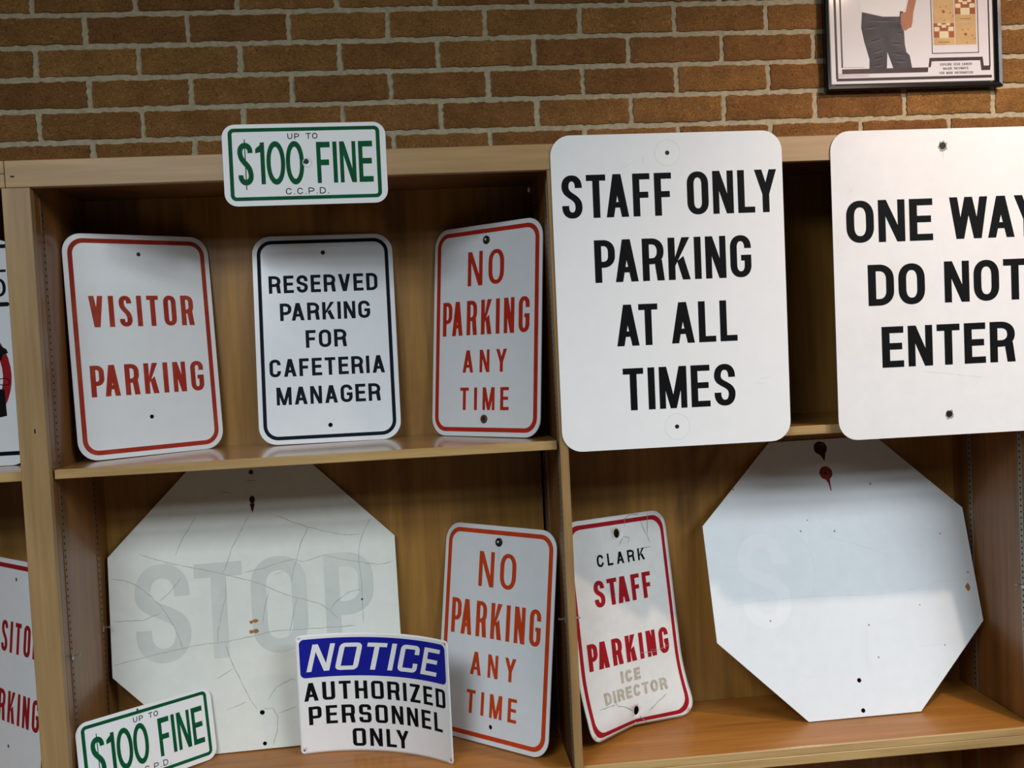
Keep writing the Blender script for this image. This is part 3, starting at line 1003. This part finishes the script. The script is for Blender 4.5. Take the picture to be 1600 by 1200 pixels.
g.panel(rrect(12, 18, 1.55, dens=D), [circle(0, 16.5, .33, sy=1.2), circle(-.05, 1.5, .30, sy=1.3)], M_CLARK, .07, grid=.6)
g.border(rrect(11.24, 17.24, 1.25, cy=9, dens=D), rrect(10.5, 16.5, .9, cy=9, dens=D)[:0] or
         [(a * 10.5 / 11.24, 9 + (b - 9) * 16.5 / 17.24) for a, b in rrect(11.24, 17.24, 1.25, cy=9, dens=D)], M_MAROON, n=.012)
kw = dict(k=1.3, sub=.5)
g.text('lettering', [word('CLARK', -2.6, 2.98, 13.9, 14.93, .20, .18, .42, **kw)], M_BLACK, .02, 'small black word CLARK')
g.text('lettering', [word('STAFF', -3.30, 3.32, 10.6, 12.82, .46, .36, .34, **kw)], M_MAROON, .02)
g.text('lettering', [word('PARKING', -4.73, 4.62, 5.6, 7.81, .46, .36, .42, **kw)], M_MAROON, .02)
g.text('lettering', [word('ICE', -1.42, .85, 4.02, 5.02, .30, .25, .22, **kw)], M_TAN, .02, 'worn tan word ICE')
g.text('lettering', [word('DIRECTOR', -3.60, 3.65, 2.68, 3.66, .28, .23, .20, **kw)], M_TAN, .02, 'worn tan word DIRECTOR')
g.strokes('crease', [[(0.98, 16.96), (1.09, 17.63), (1.54, 17.9), (2.89, 17.9)], [(2.91, 17.24), (3.31, 16.31), (3.82, 15.26)], [(3.89, 17.87), (3.58, 15.98)], [(-2.54, 2.91), (-2.27, 2.41), (-1.5, 2.14), (-0.42, 1.6)], [(-4.39, 2.53), (-2.5, 2.55)], [(1.3, 1.25), (2.31, 1.83), (3.41, 2.28)], [(0.35, 0.99), (1.38, 0.05)], [(0.08, 15.42), (0.72, 16.12), (1.36, 15.98), (1.15, 15.48)], [(2.25, 14.86), (3.9, 14.9)]], .06, M_CREASE, .018)
g.strokes('scuff', [[(0.97, 6.11), (1.89, 6.04), (2.96, 5.94), (3.8, 6.08), (4.8, 6.2)], [(2.4, 6.25), (3.0, 6.05)], [(-1.2, 11.2), (-.9, 11.5)]], .035, M_CREASE, .024)

# curved notice
NQ = [-4.2075, 7.2109, -33.759, -0.3667, 0.0026, 0.0007, 13.7089]
def notice_warp(u, v):
    x, y, z, yaw, lean, roll, rad = NQ
    a = rad * math.sin(u / rad)
    n = rad * (1 - math.cos(u / rad))
    Y = v * math.sin(lean) - n
    cy, sy = math.cos(yaw), math.sin(yaw)
    return (x + a * cy - Y * sy, y + a * sy + Y * cy, z + .06 + v)
g = Sign('notice_sign', 'curved white notice sign with a blue header reading authorized personnel only', 'sign',
         *notice_warp(0, 0), warp=notice_warp)
g.panel(rrect(14, 10, .35, dens=.35), [circle(a, b, .09, 10) for a, b in ((-6.72, .3), (6.66, .28), (6.6, 9.68), (-6.72, 9.7))], M_WHITE, .04, grid=.4)
v, t = fill(rrect(13.32, 3.24, .42, cx=-.04, cy=8.0, dens=.3), [], .4)
g.mesh('header_band', [(v, t, .012)], M_BLUE)
kn = dict(sq=True, e=2.6, sub=.4, dg=1.0)
g.text('lettering', [word('NOTICE', -6.20, 5.50, 6.88, 9.15, .44, .34, .44, slant=.27, **kn)], M_WHITE, .022, 'white slanted word on the blue band')
g.text('lettering', [word('AUTHORIZED', -6.5, 6.42, 4.42, 5.95, .33, .24, .34, **kn)], M_BLACK, .016)
g.text('lettering', [word('PERSONNEL', -6.2, 5.95, 2.40, 3.94, .33, .24, .36, **kn)], M_BLACK, .016)
g.text('lettering', [word('ONLY', -2.65, 2.38, .42, 1.92, .33, .24, .36, **kn)], M_BLACK, .016)

# symbol sign in the left bay: only its right end shows beside the post
g = Sign('symbol_sign', 'white sign with red circle and black symbols peeking out left of the bookcase post', 'sign',
         -36.55, 6.0, ZS + .03, 0, .0, 0, 1.0)
g.panel(rrect(12, 17.6, 1.2), [], M_SHEET)
OX, OZ = -36.55, ZS
L_ = lambda x, z: (x - OX, z - OZ)
bar = lambda a, b, c, d: [(a, b), (c, b), (c, d), (a, d)]
g.mesh('border', [(bar(-5.6, 16.95, 5.6, 17.25), [(0, 1, 2, 3)], .006)], M_BLACK)
g.mesh('border', [(rrect(11.2, .32, .15, cy=.94), [tuple(range(36))], .006)], M_BLACK)
g.mesh('divider_line', [(rrect(11.0, .34, .16, cx=-.1, cy=12.6), [tuple(range(36))], .006)], M_BLACK)
g.text('lettering', [word('L', 4.2, 5.3, 15.1, 16.5, .24, .2), word('O', 4.1, 5.22, 13.2, 14.62, .24, .2, k=1.3)], M_BLACK)
cy_ = 7.1
ro = circle(.2, cy_, 5.0, 48)
ri = circle(.2, cy_, 4.35, 48)
g.mesh('red_circle', [(ro + ri, [(i, (i + 1) % 48, 48 + (i + 1) % 48, 48 + i) for i in range(48)], .006)], M_MAROON)
g.blob('symbol', [[(3.6, 9.5), (4.4, 9.45), (4.95, 9.1), (5.05, 8.8), (4.7, 8.7), (4.5, 8.25), (4.2, 8.2), (3.9, 8.6), (3.6, 8.7)],
                  [(2.6, 6.0), (4.6, 6.0), (4.65, 3.9), (3.6, 3.7), (2.6, 3.7)]], M_BLACK, .007)
cl = [(3.4, 6.85), (3.9, 6.95), (4.3, 6.8), (4.75, 6.85), (5.0, 6.65), (4.95, 6.35), (4.5, 6.3), (4.2, 6.4), (3.8, 6.3), (3.4, 6.35)]
g.mesh('cloud_outline', [(q, [(0, 1, 2, 3)], .007) for q in ribbon(cl, .07, .07, True)], M_BLACK)

# ------------------------------------------------------------------ framed poster
YP = 13.78
PX0, PX1, PZ0, PZ1 = 38.66, 55.6, 21.18, 43.5
pf = tag(empty('framed_poster', Matrix.Translation((0, 0, H * S))),
         'black framed white poster of a person in jeans hanging on the brick wall', 'picture')
fw = .62
bm = bmesh.new()
prof = [(0, 0), (0, -.55), (.12, -.72), (.40, -.66), (fw, -.34), (fw, 0)]   # inward, depth
cor = [(PX0, PZ0, 1, 1), (PX1, PZ0, -1, 1), (PX1, PZ1, -1, -1), (PX0, PZ1, 1, -1)]
ring = [[bm.verts.new(((x + sx * a) * S, (YP + .55 + d) * S, (z + sz * a) * S)) for a, d in prof] for x, z, sx, sz in cor]
for i in range(4):
    for j in range(len(prof) - 1):
        bm.faces.new((ring[i][j], ring[i][j + 1], ring[(i + 1) % 4][j + 1], ring[(i + 1) % 4][j]))
bmesh.ops.recalc_face_normals(bm, faces=bm.faces[:])
fr = bm_obj('frame', bm, pf, M_FRAMEBLK)
M_POSTER = paint('poster_paper', (.68, .655, .67), .4, .01, coat=.15)
M_DENIM = paint('grey_denim_print', (.055, .047, .055), .5, .3, (.12, .112, .13), .8)
M_SHIRT = paint('white_shirt_print', (.77, .755, .76), .4, .02)
M_SKIN = paint('tan_skin_print', (.40, .155, .075), .4, .1)
M_DKBAR = paint('poster_dark_line', (.045, .022, .026), .4, .1)
M_ORG1 = paint('poster_orange', (.58, .38, .17), .5, .12, (.52, .20, .045), .9)
M_ORG2 = paint('poster_rust_brown', (.33, .085, .022), .4, .2)
M_CREAM = paint('poster_cream', (.72, .62, .40), .4, .05)
M_PTXT = paint('poster_pale_orange', (.62, .36, .20), .4, .1)
sheet = boxes('poster_sheet', [(PX0 + fw - .1, PX1 - fw + .1, YP + .36, YP + .50, PZ0 + fw - .1, PZ1 - fw + .1)], pf, M_POSTER, 0)
def pprint(name, shapes, mat, n, parent=sheet, join=False):
    for grp in ([shapes] if join else [[q] for q in shapes]):
        vs_, fs = [], []
        for s in grp:
            v, t = s if isinstance(s, tuple) else fill(s)
            b = len(vs_)
            vs_ += [(p[0] * S, (YP + .36 - n) * S, p[1] * S) for p in v]
            fs += [tuple(b + i for i in q) for q in t]
        me = bpy.data.meshes.new(name)
        me.from_pydata(vs_, [], fs)
        link(name, me, parent, mat)
rl = lambda a, b, c, d: [(a, b), (c, b), (c, d), (a, d)]
pprint('printed_line', [rl(39.75, 22.30, 39.97, 43), rl(40.30, 23.3, 40.45, 43), rl(39.8, 22.08, 54.75, 22.34),
                         rl(54.52, 23.1, 54.66, 43),
                         [(40.35, 22.72), (48.55, 22.72), (48.75, 24.02), (53.90, 24.02), (54.0, 23.2), (54.62, 23.2), (54.62, 22.78), (53.75, 22.78), (53.65, 23.70), (48.95, 23.70), (48.85, 23.17), (40.35, 23.17)][::-1],
                         rl(49.00, 24.38, 49.08, 43), rl(53.48, 24.38, 53.56, 43), rl(49.0, 24.38, 53.56, 24.46)], M_DKBAR, .004)
pprint('printed_line', [rl(39.85, 22.48 + k * .12, 42.9, 22.51 + k * .12) for k in range(0, 3)] + [rl(40.3, 23.3, 42.5, 23.33)], M_ORG2, .006)
pprint('printed_jeans', [[(42.42, 28.30), (43.3, 28.1), (44.4, 27.85), (45.98, 27.83), (46.05, 28.32), (46.35, 28.3), (46.25, 26.7), (46.38, 26.5), (46.42, 25.3), (46.55, 24.6), (46.85, 24.3), (47.05, 23.15), (45.25, 23.14), (44.72, 24.65), (44.62, 23.05), (43.05, 22.86), (42.95, 23.2), (43.0, 24.0), (42.55, 25.6), (42.3, 26.9)]], M_DENIM, .007)
pprint('printed_shirt', [[(42.35, 28.35), (43.3, 28.15), (44.4, 27.9), (45.98, 27.88), (46.6, 28.7), (46.9, 30.2), (47.0, 36.5), (45.3, 38.2), (43.6, 38.2), (41.6, 36.8), (42.0, 31.5)]], M_SHIRT, .006)
pprint('printed_arm', [[(46.25, 26.62), (46.55, 26.55), (46.8, 26.75), (47.08, 26.82), (47.22, 27.3), (47.32, 28.15), (47.55, 29.0), (47.85, 30.3), (47.9, 33.5), (47.0, 34.6), (46.95, 30.2), (46.85, 29.2), (46.6, 28.25), (46.12, 28.1), (46.1, 27.2)]], M_SKIN, .008)
wr = [((42.45, 26.9), (43.9, 27.0), .05), ((43.0, 25.6), (44.3, 25.95), .06), ((43.1, 24.6), (44.5, 25.0), .06), ((43.2, 24.0), (44.5, 24.3), .05), ((43.3, 23.4), (44.4, 23.6), .05),
      ((44.9, 25.5), (46.3, 25.35), .06), ((45.0, 24.6), (46.4, 24.4), .06), ((45.2, 23.9), (46.6, 23.8), .06), ((44.5, 26.9), (44.75, 25.0), .07), ((42.6, 27.6), (46.1, 27.5), .04), ((45.6, 26.5), (46.2, 26.3), .05)]
M_FOLD = paint('jeans_fold_dark', (.022, .019, .023), .5, .2)
M_FOLD2 = paint('jeans_fold_pale', (.15, .14, .165), .5, .2)
for (xa, za), (xb, zb), t_ in wr:
    mx_, mz_ = (xa + xb) / 2, (za + zb) / 2
    pprint('printed_crease', [[(xa, za), (mx_, mz_ - t_), (xb, zb), (mx_, mz_ + t_ * .6)]], M_FOLD, .009)
    pprint('printed_crease', [[(xa, za - .12), (mx_, mz_ - t_ - .14), (xb, zb - .12), (mx_, mz_ - t_ - .06)]], M_FOLD2, .009)
pprint('printed_head', [circle(44.45, 40.0, 1.15, 24, 1.35)], M_SKIN, .006)
for cx, cz, kind in ((50.22, 26.2, 1), (52.32, 26.2, 0), (50.22, 28.3, 0), (52.32, 28.3, 1), (50.22, 30.4, 1), (52.32, 30.4, 0), (50.22, 32.5, 0), (52.32, 32.5, 1)):
    lay = [(rl(cx - 1.02, cz - 1.04, cx + 1.02, cz + 1.04), 0)]
    if kind:
        lay.append((rl(cx - .98, cz - .35, cx + .98, cz + .95), 1))
        lay.append((rl(cx - .55, cz - .80, cx + .55, cz - .74), 1))
        for a, b, w_, h_ in ((0, -.1, .45, .32), (-.68, .42, .26, .2), (.68, .42, .26, .2), (0, .68, .22, .14), (-.42, .85, .2, .12), (.42, .85, .2, .12)):
            lay.append((rrect(w_ * 2, h_ * 2, .08, cx + a, cz + b, 3), 2))
    else:
        lay.append((rag(cx, cz - .1, .17, 12, .3, .8), 1))
        for a, b in ((.62, -.2), (.9, -.5), (.1, -.85), (-.3, .3), (.25, .35)):
            lay.append((rag(cx + a, cz + b, .06, 8, .3), 1))
    vs_, fs, mi = [], [], []
    for shp, k in lay:
        v, t = fill(shp)
        b0 = len(vs_)
        vs_ += [(p[0] * S, (YP + .36 - .005 - .002 * k) * S, p[1] * S) for p in v]
        fs += [tuple(b0 + i for i in q) for q in t]
        mi += [k] * len(t)
    me = bpy.data.meshes.new('printed_tile')
    me.from_pydata(vs_, [], fs)
    link('printed_tile', me, sheet, [M_ORG1, M_ORG2, M_CREAM])
    for p, k in zip(me.polygons, mi):
        p.material_index = k
def ptext(name, txt, x0, x1, z0, z1, t_, mat):
    n_ = len(txt)
    k_ = txt.split(' ')
    wd = (x1 - x0) / (n_)
    x = x0
    for w_ in k_:
        pprint(name, [union(gl) for gl in word(w_, x, x + wd * len(w_) - .03, z0, z1, t_, t_, .03, sq=True)], mat, .006, join=True)
        x += wd * (len(w_) + 1)
ptext('lettering', 'EXPLORE CCHS CAREER', 49.76, 52.86, 23.28, 23.50, .040, M_DKBAR)
ptext('lettering', 'MAJOR PATHWAYS', 50.03, 52.5, 22.90, 23.12, .040, M_DKBAR)
ptext('lettering', 'FOR MORE INFORMATION', 49.68, 52.95, 22.50, 22.72, .040, M_DKBAR)
